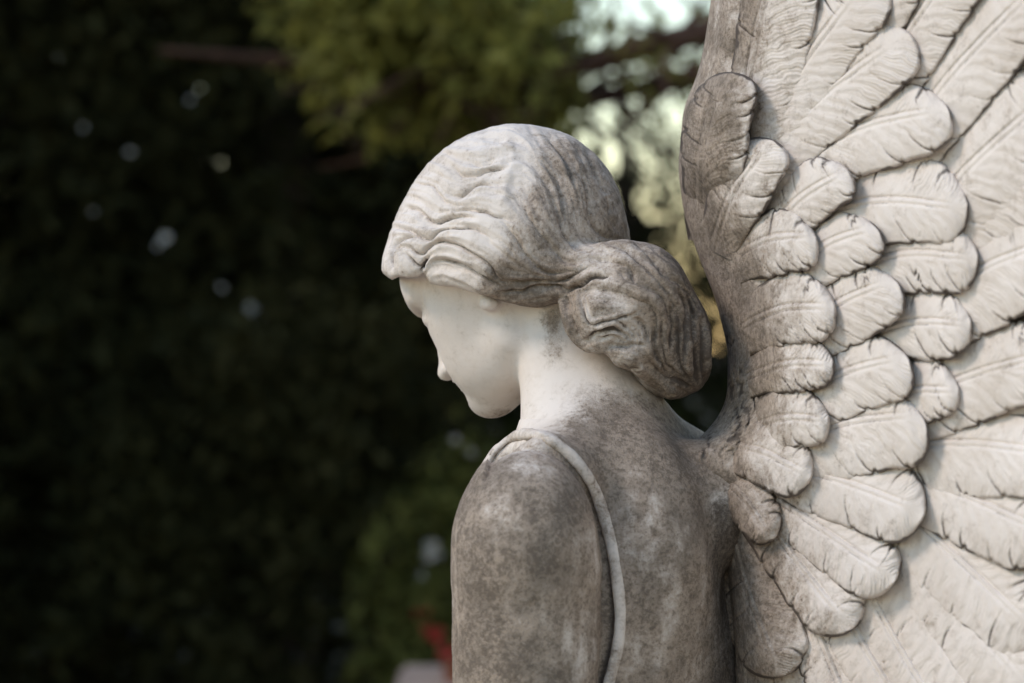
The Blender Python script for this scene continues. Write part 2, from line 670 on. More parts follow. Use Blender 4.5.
# (tile, depth, width, points): carved furrows of the hair
FURROWS = [
    (T1, 2.0, 2.2, [(510, 370), (560, 410), (640, 410), (720, 390), (800, 372), (880, 362)]),
    (T1, 2.6, 2.6, [(500, 545), (560, 550), (610, 520), (660, 485), (720, 470), (780, 490)]),
    (T1, 1.2, 2.2, [(640, 340), (700, 350), (780, 325)]),
    (T2, 2.6, 2.4, [(240, 45), (300, 95), (350, 145), (400, 155), (450, 135), (500, 118), (580, 108), (630, 118)]),
    (T2, 2.4, 2.4, [(520, 75), (580, 65), (640, 65), (720, 85), (800, 115), (880, 150)]),
    (T2, 2.6, 2.6, [(75, 195), (130, 188), (190, 200), (230, 225), (300, 265), (340, 275), (380, 245), (420, 215), (480, 197), (560, 195), (640, 200), (710, 230), (760, 270)]),
    (T2, 3.4, 2.6, [(90, 345), (150, 320), (210, 330), (260, 365), (295, 370), (330, 330), (380, 295), (440, 287), (510, 300), (570, 325), (640, 365), (700, 405), (760, 470), (800, 530), (860, 560)]),
    (T2, 4.0, 3.2, [(85, 470), (80, 400), (85, 340), (110, 290), (170, 255), (240, 240)]),
    (T2, 3.0, 2.6, [(170, 350), (210, 400), (250, 440), (280, 450), (310, 415), (345, 375)]),
    (T2, 6.5, 2.6, [(272, 490), (295, 445), (322, 400)]),
    (T2, 2.6, 2.8, [(350, 422), (420, 412), (500, 430), (570, 455), (640, 490), (720, 540), (800, 580)]),
    (T1, 1.8, 2.4, [(240, 470), (320, 480), (370, 500), (400, 540), (440, 590), (490, 610)]),
    (T1, 2.0, 2.4, [(180, 630), (250, 640), (310, 690)]),
    (T3, 1.3, 3.0, [(340, 170), (400, 250), (450, 340), (490, 450)]),
    (T3, 1.4, 3.0, [(590, 280), (640, 370), (690, 470), (720, 520)]),
    (T3, 1.6, 3.0, [(300, 330), (370, 420), (410, 520), (430, 620), (440, 700)]),
    (T3, 1.3, 3.0, [(780, 430), (830, 530), (850, 620), (860, 680)]),
    (T3, 1.2, 3.0, [(560, 420), (600, 560), (620, 690)]),
    (T4, 1.6, 3.0, [(380, 20), (410, 120), (440, 230), (500, 310)]),
    (T4, 1.4, 3.0, [(590, 0), (610, 100), (650, 190), (720, 250), (800, 270)]),
    (T4, 1.2, 3.0, [(740, 0), (750, 120), (780, 210)]),
    (T4, 1.6, 3.0, [(0, 130), (100, 250), (200, 400), (300, 480), (400, 500), (520, 480), (600, 440)]),
    (T4, 1.4, 3.0, [(150, 0), (210, 120), (300, 260), (420, 400), (520, 440)]),
    (T4, 2.2, 2.6, [(0, 545), (100, 560), (230, 555), (340, 560), (440, 545), (560, 470), (640, 420)]),
    (T4, 2.6, 2.6, [(0, 625), (120, 625), (250, 600), (370, 590), (470, 610)]),
    (T4, 5.0, 3.2, [(470, 625), (540, 580), (600, 540), (680, 522), (760, 520)]),
    (T5, 3.6, 3.0, [(40, 380), (110, 360), (170, 325), (230, 300), (300, 298)]),
    (T5, 1.8, 3.0, [(380, 300), (450, 330), (540, 360), (640, 420), (680, 520), (690, 640)]),
    (T5, 2.0, 3.4, [(480, 90), (560, 150), (620, 240), (680, 310), (760, 350), (830, 410), (885, 500)]),
    (T5, 2.6, 3.0, [(425, 225), (450, 280), (480, 330)]),
    (T5, 2.2, 3.0, [(385, 260), (410, 320)]),
    (T5, 3.4, 2.8, [(130, 410), (140, 500), (160, 580), (200, 610), (260, 590), (340, 570), (440, 540), (500, 500)]),
    (T5, 1.8, 2.6, [(60, 430), (80, 530), (110, 640), (150, 690)]),
    (T5, 2.0, 2.6, [(180, 385), (250, 378), (330, 392), (450, 425), (540, 470), (600, 560), (605, 680)]),
    (T6, 4.0, 3.4, [(460, 110), (510, 140), (540, 200), (555, 270)]),
    (T6, 2.4, 2.8, [(150, 150), (200, 168), (280, 145), (340, 122), (400, 150), (450, 210), (490, 270)]),
    (T6, 4.6, 3.0, [(150, 255), (220, 215), (290, 190), (360, 185), (415, 220), (445, 250)]),
    (T6, 3.0, 2.4, [(250, 245), (320, 225), (380, 245)]),
    (T6, 3.2, 3.0, [(330, 285), (400, 290), (470, 275), (540, 290)]),
    (T6, 2.6, 3.0, [(600, 150), (590, 240), (600, 330), (650, 420), (700, 500)]),
    (T6, 4.5, 3.4, [(850, 280), (850, 430), (875, 520)]),
    (T6, 2.2, 3.4, [(700, 0), (700, 200), (690, 330)]),
    (T6, 2.4, 3.0, [(560, 400), (640, 470), (740, 520), (840, 560)]),
    (T6, 2.0, 3.0, [(780, 100), (790, 260), (780, 420)]),
    (T6, 2.6, 2.4, [(390, 410), (440, 440), (510, 430)]),
    (T5, 2.0, 3.0, [(560, 90), (660, 160), (740, 240), (800, 330), (850, 400)]),
    (T5, 2.0, 3.0, [(640, 130), (720, 190), (790, 290)]),
    (T5, 2.4, 3.0, [(300, 90), (420, 130), (520, 210), (600, 300), (680, 400), (740, 540), (760, 680)]),
    (T5, 2.0, 3.0, [(200, 180), (320, 190), (420, 230)]),
    (T5, 2.2, 3.0, [(800, 400), (830, 520), (835, 680)]),
    (T5, 1.8, 3.0, [(740, 370), (780, 480), (790, 640)]),
    (T6, 2.4, 3.0, [(640, 100), (640, 250), (680, 400), (760, 490)]),
    (T6, 2.0, 3.0, [(890, 120), (900, 260), (890, 400), (910, 520)]),
    (T6, 2.2, 3.0, [(740, 150), (745, 300), (770, 430), (830, 530)]),
]


def hair_relief():
    """2-D relief of the near side of the hair on a 1-unit raster, and a soot raster"""
    x0, y0, w, h = 375, 105, 350, 305
    gx, gy = np.meshgrid(np.arange(w), np.arange(h), indexing='xy')
    P = np.stack([gx.ravel() + x0, gy.ravel() + y0], 1).astype(float)
    pts, tan, dep, wid = [], [], [], []
    for tile, d, wd, raw in FURROWS:
        c = spline(TL(*tile, raw), 1.0)
        t = np.gradient(c, axis=0)
        t /= np.linalg.norm(t, axis=1)[:, None] + 1e-9
        n = len(c)
        u = np.linspace(0, 1, n)
        env = np.minimum(1, np.minimum(u, 1 - u) * 5 + 0.12)
        pts.append(c); tan.append(t); dep.append(d * env); wid.append(np.full(n, wd))
    pts = np.vstack(pts); tan = np.vstack(tan); dep = np.concatenate(dep); wid = np.concatenate(wid)
    warp = np.stack([vnoise(np.c_[P, 0 * P[:, :1]], 9, 3), vnoise(np.c_[P, 0 * P[:, :1]], 9, 4)], 1) - 0.5
    d, ix = Bins(pts).dist(P + warp * 2.0)
    groove = -1.9 * dep[ix] * np.exp(-(d / (wid[ix] * 0.55)) ** 2)
    puff = 3.4 * (1 - np.exp(-d / 8.0))
    # flow of the strands: doubled-angle average of the furrows' directions
    ang = 2 * np.arctan2(tan[:, 1], tan[:, 0])
    sub = slice(0, None, 4)
    cs, sn, pp = np.cos(ang)[sub], np.sin(ang)[sub], pts[sub]
    C = np.zeros(len(P)); Sn = np.zeros(len(P))
    for i in range(0, len(P), 8000):
        q = P[i:i + 8000]
        d2 = ((q[:, None, :] - pp[None]) ** 2).sum(2) + 6.0
        ww = d2 ** -1.6
        C[i:i + 8000] = ww @ cs
        Sn[i:i + 8000] = ww @ sn
    th = 0.5 * np.arctan2(Sn, C)
    vx, vy = np.cos(th).reshape(h, w), np.sin(th).reshape(h, w)
    r2 = np.random.default_rng(3)

    def lic(cell, steps):
        n = r2.random((h // cell + 3, w // cell + 3))
        acc = np.zeros(h * w)
        for sgn in (1, -1):
            x = gx.ravel().astype(float); y = gy.ravel().astype(float)
            px_, py_ = None, None
            for s in range(steps):
                xi = np.clip(x, 0, w - 1).astype(int); yi = np.clip(y, 0, h - 1).astype(int)
                ax, ay = vx[yi, xi], vy[yi, xi]
                if px_ is None:
                    px_, py_ = sgn * ax, sgn * ay
                f = np.where(ax * px_ + ay * py_ < 0, -1, 1)
                px_, py_ = ax * f, ay * f
                x = x + px_; y = y + py_
                u = np.clip(x, 0, w - 1) / cell; v = np.clip(y, 0, h - 1) / cell
                ui, vi = u.astype(int), v.astype(int)
                fu, fv = u - ui, v - vi
                acc += ((n[vi, ui] * (1 - fu) + n[vi, ui + 1] * fu) * (1 - fv) +
                        (n[vi + 1, ui] * (1 - fu) + n[vi + 1, ui + 1] * fu) * fv)
        acc -= acc.mean()
        return acc / (acc.std() + 1e-9)
    amp = 0.45 + 1.1 * vnoise(np.c_[P, 0 * P[:, :1]], 45, 9)
    strands = lic(2, 14) * 0.30 * amp + lic(4, 22) * 0.62 * amp + lic(8, 30) * 0.6 * amp
    # the front waves stand above the combed back along the parting seam
    sx = np.interp(P[:, 1], [120, 140, 152, 163, 174, 184, 197, 215], [512, 514, 516, 518, 515, 512, 509, 506])
    q = P[:, 0] - sx + 5 * warp[:, 0]
    seam = (-3.0 * sstep(-6, 10, q) * np.exp(-np.clip(q, 0, None) / 26) + 1.2 * np.exp(-((q + 5) / 5) ** 2)) * sstep(125, 150, P[:, 1]) * sstep(222, 196, P[:, 1])
    lump = (fbm(np.c_[P, 0 * P[:, :1]], 26, 2, 14) - 0.5) * 7 * sstep(570, 610, P[:, 0]) * sstep(240, 270, P[:, 1])
    soft = 1 - 0.45 * sstep(565, 590, P[:, 0]) * sstep(245, 265, P[:, 1])
    R = (groove * soft + puff * soft + strands + seam + 0.5 * lump).reshape(h, w)
    soot = (np.clip(dep[ix] / 5.0, 0, 1) * np.exp(-(d / (wid[ix] * 0.45)) ** 2)).reshape(h, w)
    return x0, y0, R, soot


def raster(R, x0, y0, px, py):
    h, w = R.shape
    u = np.clip(px - x0, 0, w - 1.001)
    v = np.clip(py - y0, 0, h - 1.001)
    ui, vi = u.astype(int), v.astype(int)
    fu, fv = u - ui, v - vi
    return ((R[vi, ui] * (1 - fu) + R[vi, ui + 1] * fu) * (1 - fv) +
            (R[vi + 1, ui] * (1 - fu) + R[vi + 1, ui + 1] * fu) * fv)


def build_hair():
    g = Grid((370, 105, -225), (730, 415, 130), 2.4)
    F = hair_fields(g)
    V, Q = surface_nets(F, g)
    V = relax(V, Q, 2)
    V, Q = subdivide(V, Q, 1)
    N = vnormals(V, Q)
    x0, y0, R, so = hair_relief()
    px, py = proj(V)
    # the same carving on the far half, mirrored through the middle of the head
    l = (V - HC) @ HL
    Vm = V - 2 * np.minimum(l, 0)[:, None] * HL
    mx, my = proj(Vm)
    far = N[:, 2] > 0.05
    rx, ry = np.where(far & (px < 600), mx, px), np.where(far & (px < 600), my, py)
    face = np.clip(np.abs(N[:, 2]) * 2.2, 0.25, 1)
    V = V + N * (raster(R, x0, y0, rx, ry) * face)[:, None]
    return V, Q, raster(so, x0, y0, rx, ry)


def weather_map(V, part):
    """where rain and lichen have greyed the stone: 0 clean .. 1 thick film"""
    px, py = proj(V)
    n = fbm(V, 60, 4, 5) - 0.5
    if part == 'hair':
        seam = np.interp(py, [120, 140, 163, 184, 200, 240, 300], [530, 524, 519, 513, 508, 490, 470])
        w = 0.17 + 0.47 * sstep(-6, 26, px - seam + 30 * n) * sstep(118, 150, py)
        w += 0.50 * sstep(640, 680, px + 30 * n) + 0.35 * sstep(640, 665, px) * sstep(320, 350, py)  # greyer towards the right end of the roll
        w += 0.34 * sstep(250, 285, py) * sstep(470, 510, px) * sstep(590, 560, px)
        w -= 0.20 * sstep(28, 8, np.hypot((px - 600) / 1.5, py - 262))
        w -= 0.25 * sstep(45, 15, np.hypot((px - 606), (py - 312) / 1.1))
    else:
        # face and throat are clean, the shoulders carry a grey film
        w = 0.02 + 0.86 * sstep(-30, 62, (py - np.interp(px, [500, 520, 545, 570, 600, 640, 700], [445, 438, 432, 408, 376, 372, 380])) + 46 * n)
        w += 0.65 * np.exp(-((px - 553) / 11) ** 2) * sstep(300, 315, py) * sstep(385, 330, py)
        w += 0.30 * sstep(6, 0, np.abs(py - 412)) * sstep(478, 490, px) * sstep(520, 505, px)
        st = fbm(V * np.array([[1, 0.12, 1]]), 14, 3, 65) - 0.5
        w += 0.7 * st * sstep(450, 520, py)
        w += 0.9 * (fbm(V, 48, 3, 66) - 0.5) * sstep(430, 470, py)
        w = np.maximum(w, 0.42 * sstep(470, 520, py))
        w -= 0.22 * sstep(615, 640, px) * sstep(470, 520, py)
        w -= 0.15 * sstep(535, 575, px) * sstep(500, 540, py) * sstep(610, 590, px)
    return np.clip(w + 0.35 * n, 0, 1)
# ------------------------------------------------------------------ wing
EDGE_Y = [-420, -200, -60, 0, 40, 70, 110, 170, 215, 260, 300, 350, 400, 425, 440, 452, 465, 490, 520, 570, 640, 683, 800, 1000]
EDGE_X = [770, 735, 717, 711, 705, 699, 683, 678, 684, 700, 716, 728, 727, 713, 697, 684, 690, 706, 718, 728, 735, 737, 745, 800]


def wing_z(px):
    return -92 - 0.85 * (px - 700) - 0.0002 * np.maximum(px - 860, 0) ** 2


def wing_edge(py):
    return np.interp(py, EDGE_Y, EDGE_X)


def edge_smooth(py):
    return sum(wing_edge(py + d) for d in (-10, -5, 0, 5, 10)) / 5


def build_wing_base():
    ys = np.arange(-420, 1000, 3.0)
    us = np.r_[-np.linspace(1, 0, 26)[:-1] ** 1.5, np.linspace(0, 1, 190) ** 1.35]
    X = np.empty((len(ys), len(us))); Y = X.copy(); Z = X.copy()
    for i, y in enumerate(ys):
        xe = edge_smooth(y)
        xr = 1190 - 0.00042 * (y - 300) ** 2
        d = np.abs(us) * (xr - xe)
        x = xe + d
        rx = 46 + 10 * math.exp(-((y - 330) / 120) ** 2)
        roll = 1 - np.sqrt(np.clip(1 - np.clip(1 - d / rx, 0, 1) ** 2, 0, 1))
        front = wing_z(x) - 6 * sstep(20, 50, d) + 18 * sstep(90, 170, d) + 62 * roll
        back = wing_z(x) + 62 + 70 * np.sqrt(np.clip(1 - np.clip(1 - d / 50, 0, 1) ** 2, 0, 1)) * 0.8
        z = np.where(us >= 0, front, back)
        # the root swells over the shoulder blade
        hump = math.exp(-((y - 462) / 34) ** 2)
        z = z - np.where(us >= 0, 1, 0) * (52 * hump * np.exp(-(d / 40) ** 2) + 40 * roll * sstep(430, 460, y))
        # column along the leading edge above the small upright feather
        if y < 260:
            c = np.exp(-((d - 17) / 9) ** 2) * sstep(260, 60, y)
            z = z - np.where(us >= 0, 9 * c, 0)
            c2 = np.exp(-((d - 33) / 2.5) ** 2) * sstep(80, 40, y)
            z = z + np.where(us >= 0, 5 * c2, 0)
        X[i], Y[i], Z[i] = x, y, z
    Yp = Y.copy()
    P = np.stack([X.ravel(), Yp.ravel(), Z.ravel()], 1)
    # carved barbs on the down of the leading edge
    front = np.tile(us >= 0, len(ys))
    d = (X - edge_smooth(Yp)).ravel()
    y = Yp.ravel(); x = X.ravel()
    warp = fbm(P, 22, 3, 21) - 0.5
    st = np.sin((y * 0.9 + d * 0.55 + warp * 26) * 2 * math.pi / 6.5)
    m = front * sstep(8, 20, d) * sstep(95, 60, d) * sstep(150, 200, y) * sstep(470, 430, y)
    dz = st * 1.3 * m * sstep(0.35, 0.6, vnoise(P, 16, 8))
    fl = np.sin((x * 0.95 - y * 0.18 + warp * 30) * 2 * math.pi / 9)
    dz2 = fl * 3.0 * front * sstep(290, 340, y) * sstep(520, 450, y) * sstep(0.4, 0.6, vnoise(P, 20, 12))
    lump = (fbm(P, 30, 3, 33) - 0.5) * 6
    P[:, 2] += dz + dz2 + lump * front
    soot = np.clip(np.clip(dz, 0, 2) * 0.35 + np.clip(dz2, 0, 2) * 0.35 + 0.75 * sstep(52, 85, d), 0, 1)
    ny, nu = len(ys), len(us)
    i = np.arange(ny - 1)[:, None] * nu + np.arange(nu - 1)[None]
    Q = np.stack([i, i + 1, i + nu + 1, i + nu], -1).reshape(-1, 4)[:, ::-1]
    a, b, c = U(P[:, 0], P[:, 1], P[:, 2])
    w = 0.15 + 0.55 * sstep(75, 10, d) + 0.2 * sstep(120, 60, d) * sstep(200, 300, y) * sstep(520, 470, y)
    w += 0.25 * sstep(455, 490, y) * sstep(60, 10, d)
    w = np.clip(w + 0.5 * (fbm(P, 40, 4, 2) - 0.5), 0, 1)
    return np.stack([a, b, c], 1), Q, w, soot


# tile, base, tip, bend, half width, rachis (-1..1), row   (tile units: 2.844 per photograph pixel)
WA, WB, WC = (664, 0, 2.844), (664, 220, 2.844), (664, 443, 2.844)
FEATHERS = [
    (WA, (140, 690), (192, 205), 26, 86, -0.55, 0.5),
    (WA, (150, 720), (312, 398), 20, 80, -0.3, 1.55),
    (WB, (200, 120), (435, 50), 20, 88, -0.25, 1.35),
    (WB, (225, 310), (487, 240), 22, 98, -0.1, 1.0),
    (WB, (235, 450), (483, 400), 16, 76, -0.05, 1.1),
    (WB, (235, 600), (470, 560), 18, 82, -0.05, 1.2),
    (WC, (150, 0), (422, 95), 14, 84, -0.1, 1.3),
    (WC, (130, 70), (318, 270), 14, 62, 0.0, 1.45),
    (WA, (340, 640), (522, 480), 18, 74, -0.15, 2),
    (WB, (410, 160), (612, 25), 26, 78, -0.35, 2.1),
    (WB, (420, 350), (668, 180), 26, 92, -0.35, 2.2),
    (WB, (400, 540), (698, 395), 26, 96, -0.3, 2.3),
    (WB, (400, 670), (748, 580), 26, 108, -0.4, 2.4),
    (WC, (350, 80), (742, 205), 10, 98, -0.15, 2.5),
    (WC, (320, 160), (660, 395), 0, 86, -0.05, 2.6),
    (WC, (280, 180), (540, 530), -6, 86, 0.1, 2.7),
    (WC, (220, 290), (348, 662), -10, 92, 0.2, 2.8),
    (WA, (290, 420), (370, -140), 26, 92, -0.65, 2.9),
    (WA, (300, 430), (600, -60), 26, 86, -0.4, 3),
    (WA, (300, 490), (700, 95), 34, 98, -0.3, 3.1),
    (WA, (430, 480), (812, 310), 34, 100, -0.3, 3.2),
    (WA, (480, 620), (866, 580), 30, 108, -0.1, 3.3),
    (WB, (580, 140), (895, 100), 24, 98, -0.1, 3.4),
    (WB, (620, 330), (875, 285), 22, 96, -0.05, 3.5),
    (WB, (640, 520), (840, 475), 18, 82, -0.05, 3.6),
    (WC, (490, 400), (690, 790), -14, 84, 0.0, 4.6),
    (WC, (440, 490), (560, 820), -10, 84, 0.1, 4.3),
    (WC, (230, 540), (225, 840), 0, 84, 0.0, 4.0),
    (WA, (590, 160), (760, -190), 14, 62, -0.3, 4.0),
    (WA, (660, 240), (930, -200), 20, 88, -0.45, 4.0),
    (WA, (740, 400), (1130, -110), 36, 112, -0.25, 4.1),
    (WA, (790, 640), (1160, 230), 30, 136, -0.25, 4.2),
    (WA, (880, 660), (1220, 420), 30, 112, -0.25, 4.4),
    (WB, (790, 270), (1150, 60), 30, 136, -0.3, 4.3),
    (WB, (740, 550), (1150, 370), 30, 112, -0.25, 4.4),
    (WB, (700, 700), (1150, 690), 30, 112, -0.4, 4.5),
    (WC, (700, 130), (1110, 290), 16, 108, -0.3, 4.5),
    (WC, (680, 200), (1070, 560), 4, 116, -0.1, 4.75),
    (WC, (640, 300), (940, 800), -10, 112, 0.0, 5.35),
    (WC, (660, 240), (1060, 740), -4, 112, -0.05, 5.05),
    (WC, (580, 360), (800, 800), -14, 88, 0.1, 5.0),
    # outer flight feathers that run on past the picture
    (WA, (880, 120), (1330, -560), 40, 125, -0.3, 5.2),
    (WA, (960, 420), (1500, -160), 40, 130, -0.3, 5.3),
    (WB, (960, 200), (1560, -60), 40, 130, -0.3, 5.4),
    (WB, (960, 480), (1570, 330), 36, 130, -0.3, 5.5),
    (WC, (940, 120), (1560, 220), 20, 130, -0.3, 5.6),
    (WC, (920, 380), (1480, 700), 10, 130, -0.2, 5.7),
    (WC, (860, 560), (1300, 1100), -10, 130, -0.1, 5.8),
    (WC, (700, 620), (960, 1200), -14, 115, 0.0, 5.9),
    (WC, (480, 640), (620, 1180), -10, 105, 0.0, 6.0),
    (WA, (420, 60), (560, -600), 26, 95, -0.5, 5.1),
    (WA, (640, -40), (900, -720), 26, 105, -0.4, 5.15),
]


def build_feather(i, spec):
    tile, b, t, bend, hw, t0, row = spec
    r = np.random.default_rng(100 + i)
    sc = tile[2]
    B = np.array([tile[0] + b[0] / sc, tile[1] + b[1] / sc])
    T = np.array([tile[0] + t[0] / sc, tile[1] + t[1] / sc])
    if row >= 1.9:
        B = B - (T - B) * (0.22 if row < 4 or row > 5.6 else 0.42)      # the quill end runs on under the row above
    hw = hw * (1.17 if 1.9 < row < 4 else 1.10) / sc
    bend = bend / sc
    ax = T - B
    L = np.linalg.norm(ax)
    d = ax / L
    n = np.array([-d[1], d[0]])
    ns = int(np.clip(L / 0.95, 60, 240))
    nt = int(np.clip(2 * hw / 0.85, 40, 110))
    s = 1 - (1 - np.linspace(0, 1, ns)) ** 1.35
    tt = np.linspace(-1, 1, nt)
    tt = np.sign(tt) * (1 - (1 - np.abs(tt)) ** 1.25)
    Sg, Tg = np.meshgrid(s, tt, indexing='ij')
    ww = hw * (0.76 + 0.24 * sstep(0, 0.6, s))
    cuts = []
    for side, cnt in ((1, int(r.integers(3, 6))), (-1, int(r.integers(1, 4)))):
        for c in range(cnt):
            f = (c + 0.25 + 0.5 * r.random()) / cnt
            cuts.append((side, 0.34 + 0.60 * f, 0.45 + 0.65 * r.random(), 0.5 + 0.5 * r.random()))
    cuts.append((-1, 0.84 + 0.1 * r.random(), 1.0, 0.8))
    ph = r.random(4) * 6.28
    W2 = []
    for side, tl, ex in ((-1, 1.15 + 0.3 * r.random(), 2.0 + 0.3 * r.random()), (1, 0.8 + 0.25 * r.random(), 2.2 + 0.4 * r.random())):
        tip = hw * tl / L
        q = np.clip((s - (1 - tip)) / tip, 0, 1)
        w = ww * np.power(np.clip(1 - q ** ex, 0, 1), 1 / 2.2)
        # wavy rim, notched where the barbs part
        w = w * (1 + 0.03 * np.sin(s * 11 + ph[side]) + 0.014 * np.sin(s * 31 + ph[side + 1]))
        for sd, sp, ln, dp in cuts:
            if sd == side:
                w = w * (1 - 0.07 * dp * np.exp(-((s - sp) * L / 1.6) ** 2) + 0.03 * dp * np.exp(-((s - sp) * L / 7 + 0.9) ** 2))
        W2.append(w)
    w = np.where(Tg < 0, W2[0][:, None], W2[1][:, None])
    Bc = Tg * w
    A = Sg * L
    bendc = -bend * 4 * s * (1 - s)                    # axis bows towards -n, tip turns to +n
    # vane profile
    dw = np.gradient(w, s * L, axis=0)
    e = (1 - np.abs(Tg)) * w / np.sqrt(1 + np.clip(dw, -6, 6) ** 2)
    rb = (t0 * hw * (0.55 + 0.45 * s) + bend * 0.9 * sstep(0.35, 1.0, s))[:, None]
    k = Bc - rb
    fade = sstep(0.93, 0.72, s)[:, None]
    Z = np.zeros_like(A)
    Z -= 9.5 * (1 - np.abs(Tg) ** 2.3)                              # cushion
    Z -= 3.2 * sstep(-1.5, 7, k) * fade * (0.4 + 0.6 * (hw / 35))    # lower vane stands prouder
    Z -= 1.9 * np.exp(-(k / 1.7) ** 2) * fade                       # rachis
    Z += 1.7 * np.exp(-((k - 3.4) / 1.3) ** 2) * fade * 0.7
    Z += 2.0 * np.exp(-((k + 3.3) / 1.3) ** 2) * fade
    Z -= 12 * sstep(0.2, 0.85, s)[:, None] - 5 * sstep(0.86, 1.0, s)[:, None] + 2.0 * np.exp(-((s - 0.88) / 0.10) ** 2)[:, None]
    Z -= 6.0 * Tg
    Z += (66 if i == 0 else 32 if row < 1.6 else 10) * sstep(0.5 if i == 0 else 0.42 if row < 1.6 else 0.22, 0.0, s)[:, None]
    ak = np.abs(k)
    P3 = np.stack([A.ravel() + 1000 * i, Bc.ravel(), 0 * A.ravel()], 1)
    wob = (fbm(P3, 14, 2, 40) - 0.5).reshape(A.shape)
    qv = A - 0.95 * ak + 0.006 * ak ** 2 * 1.4
    barbs = np.sin((qv + wob * 9) * 2 * math.pi / 3.9)
    bamp = 0.12 + 0.26 * sstep(0.45, 0.7, vnoise(P3, 24, 41)).reshape(A.shape) * (1.6 if row < 1.3 or 2.85 < row < 3.05 else 1.0)
    Z += barbs * bamp * sstep(0, 5, ak)
    broad = np.sin((qv + wob * 12) * 2 * math.pi / (13 + 4 * r.random()))
    Z += broad * 0.5 * sstep(2, 10, ak)
    soot = np.zeros_like(A)
    v = np.clip(e, 0, None)
    for side, sp, ln, dp in cuts:
        # a split runs from the rim inwards and curls back along the barbs
        ext = ln * hw
        qs = A - (sp * L - 0.95 * v + 0.55 * v * v / ext) + (vnoise(P3, 7, 43).reshape(A.shape) - 0.5) * 1.2
        on = (np.sign(k) == side) * sstep(ext, ext * 0.3, v)
        gv = np.exp(-(qs / (0.85 + 0.5 * dp * on)) ** 2) * on
        Z += 3.4 * dp * gv
        soot = np.maximum(soot, gv * dp * 0.9)
        Z -= 1.3 * dp * np.where(qs > 0, np.exp(-qs / 6), 0) * on
    # rolled rim and the wall under it
    R = 4.6
    roll = 1 - np.sqrt(np.clip(1 - np.clip(1 - e / R, 0, 1) ** 2, 0, 1))
    Z += 8.0 * roll
    soot = np.maximum(soot, 0.5 * fade * (np.exp(-((k - 3.4) / 1.0) ** 2) + np.exp(-((k + 3.3) / 1.0) ** 2)) * sstep(0.35, 0.65, vnoise(P3, 18, 42)).reshape(A.shape))
    soot = np.maximum(soot, (0.35 + 0.65 * sstep(0.3, 0.6, vnoise(P3, 20, 45)).reshape(A.shape)) * sstep(4.6, 0.6, e + 2.5 * (vnoise(P3, 6, 44).reshape(A.shape) - 0.5)))
    X = B[0] + d[0] * A + n[0] * (Bc + bendc[:, None])
    Y = B[1] + d[1] * A + n[1] * (Bc + bendc[:, None])
    rowz = -34 + 8.4 * row
    # skirt ring below the rim
    X2 = np.pad(X, ((0, 1), (1, 1)), mode='edge')
    Y2 = np.pad(Y, ((0, 1), (1, 1)), mode='edge')
    Zt = Z + rowz
    Z2 = np.pad(Zt, ((0, 1), (1, 1)), mode='edge')
    Z2[:, 0] += 34; Z2[:, -1] += 34; Z2[-1, :] = Z2[-2, :] + 34
    so = np.pad(soot, ((0, 1), (1, 1)), constant_values=0.8)
    xe = edge_smooth(Y2)
    dd = X2 - xe
    rollE = 1 - np.sqrt(np.clip(1 - np.clip(1 - dd / 44, 0, 1) ** 2, 0, 1))
    Zw = wing_z(X2) + Z2 + 55 * rollE
    a, b_, c = U(X2.ravel(), Y2.ravel(), Zw.ravel())
    V = np.stack([a, b_, c], 1)
    m, k2 = X2.shape
    j = np.arange(m - 1)[:, None] * k2 + np.arange(k2 - 1)[None]
    Q = np.stack([j, j + k2, j + k2 + 1, j + 1], -1).reshape(-1, 4)[:, ::-1]
    wth = 0.06 + 0.50 * sstep(80, 15, dd) + 0.30 * sstep(135, 55, dd + 40 * (fbm(V, 26, 3, 46).reshape(dd.shape) - 0.5))
    wth = wth + 0.20 * sstep(0.55, 0.0, np.pad(Sg, ((0, 1), (1, 1)), mode='edge'))
    wth = np.clip(wth.ravel() + 0.5 * (fbm(V, 30, 4, 6) - 0.5), 0, 1)
    return V, Q, wth, so.ravel()
# ------------------------------------------------------------------ the statue
angel = bpy.data.objects.new('angel_statue', None)
angel.empty_display_size = 0.2
col.objects.link(angel)
ORG = Vector((0.10, -0.05, 0.32))
angel.location = ORG
tag(angel, 'weathered pale stone angel with bowed head and raised feathered wing', 'statue')


def local(V):
    W = to_world(V)
    return W - np.array(ORG)[None]


Vb, Qb = build_body()
pxb, pyb = proj(Vb)
Nb = vnormals(Vb, Qb)
# hem of the sleeveless gown over the near shoulder
binsR = Bins(RIM)
sel = np.where((Nb[:, 2] < 0.35) & (Vb[:, 2] < 40) & (pyb > 420) & (pxb > 440) & (pxb < 680))[0]
dR, iR = binsR.dist(np.c_[pxb[sel], pyb[sel]])
tR = np.gradient(RIM, axis=0)
tR /= np.linalg.norm(tR, axis=1)[:, None]
side = (pxb[sel] - RIM[iR, 0]) * -tR[iR, 1] + (pyb[sel] - RIM[iR, 1]) * tR[iR, 0]   # >0: arm side
deep = 1.0 + 3.0 * sstep(500, 620, pyb[sel])
off = np.where(side > 0, -deep * np.exp(-(dR / (7 + deep)) ** 2), 4.2 * np.exp(-(dR / 13) ** 2))
Vb[sel] += Nb[sel] * off[:, None]
soot_shade_b = np.zeros(len(Vb))
soot_shade_b[sel] = np.where(side > 0, 0.75 * np.exp(-((dR - 6) / 5) ** 2) * sstep(470, 600, pyb[sel]), 0)
Vb += Nb * ((fbm(Vb, 45, 3, 50) - 0.5) * 3.0 * sstep(420, 450, pyb) + (fbm(Vb, 16, 2, 51) - 0.5) * 0.7 * sstep(420, 450, pyb))[:, None]
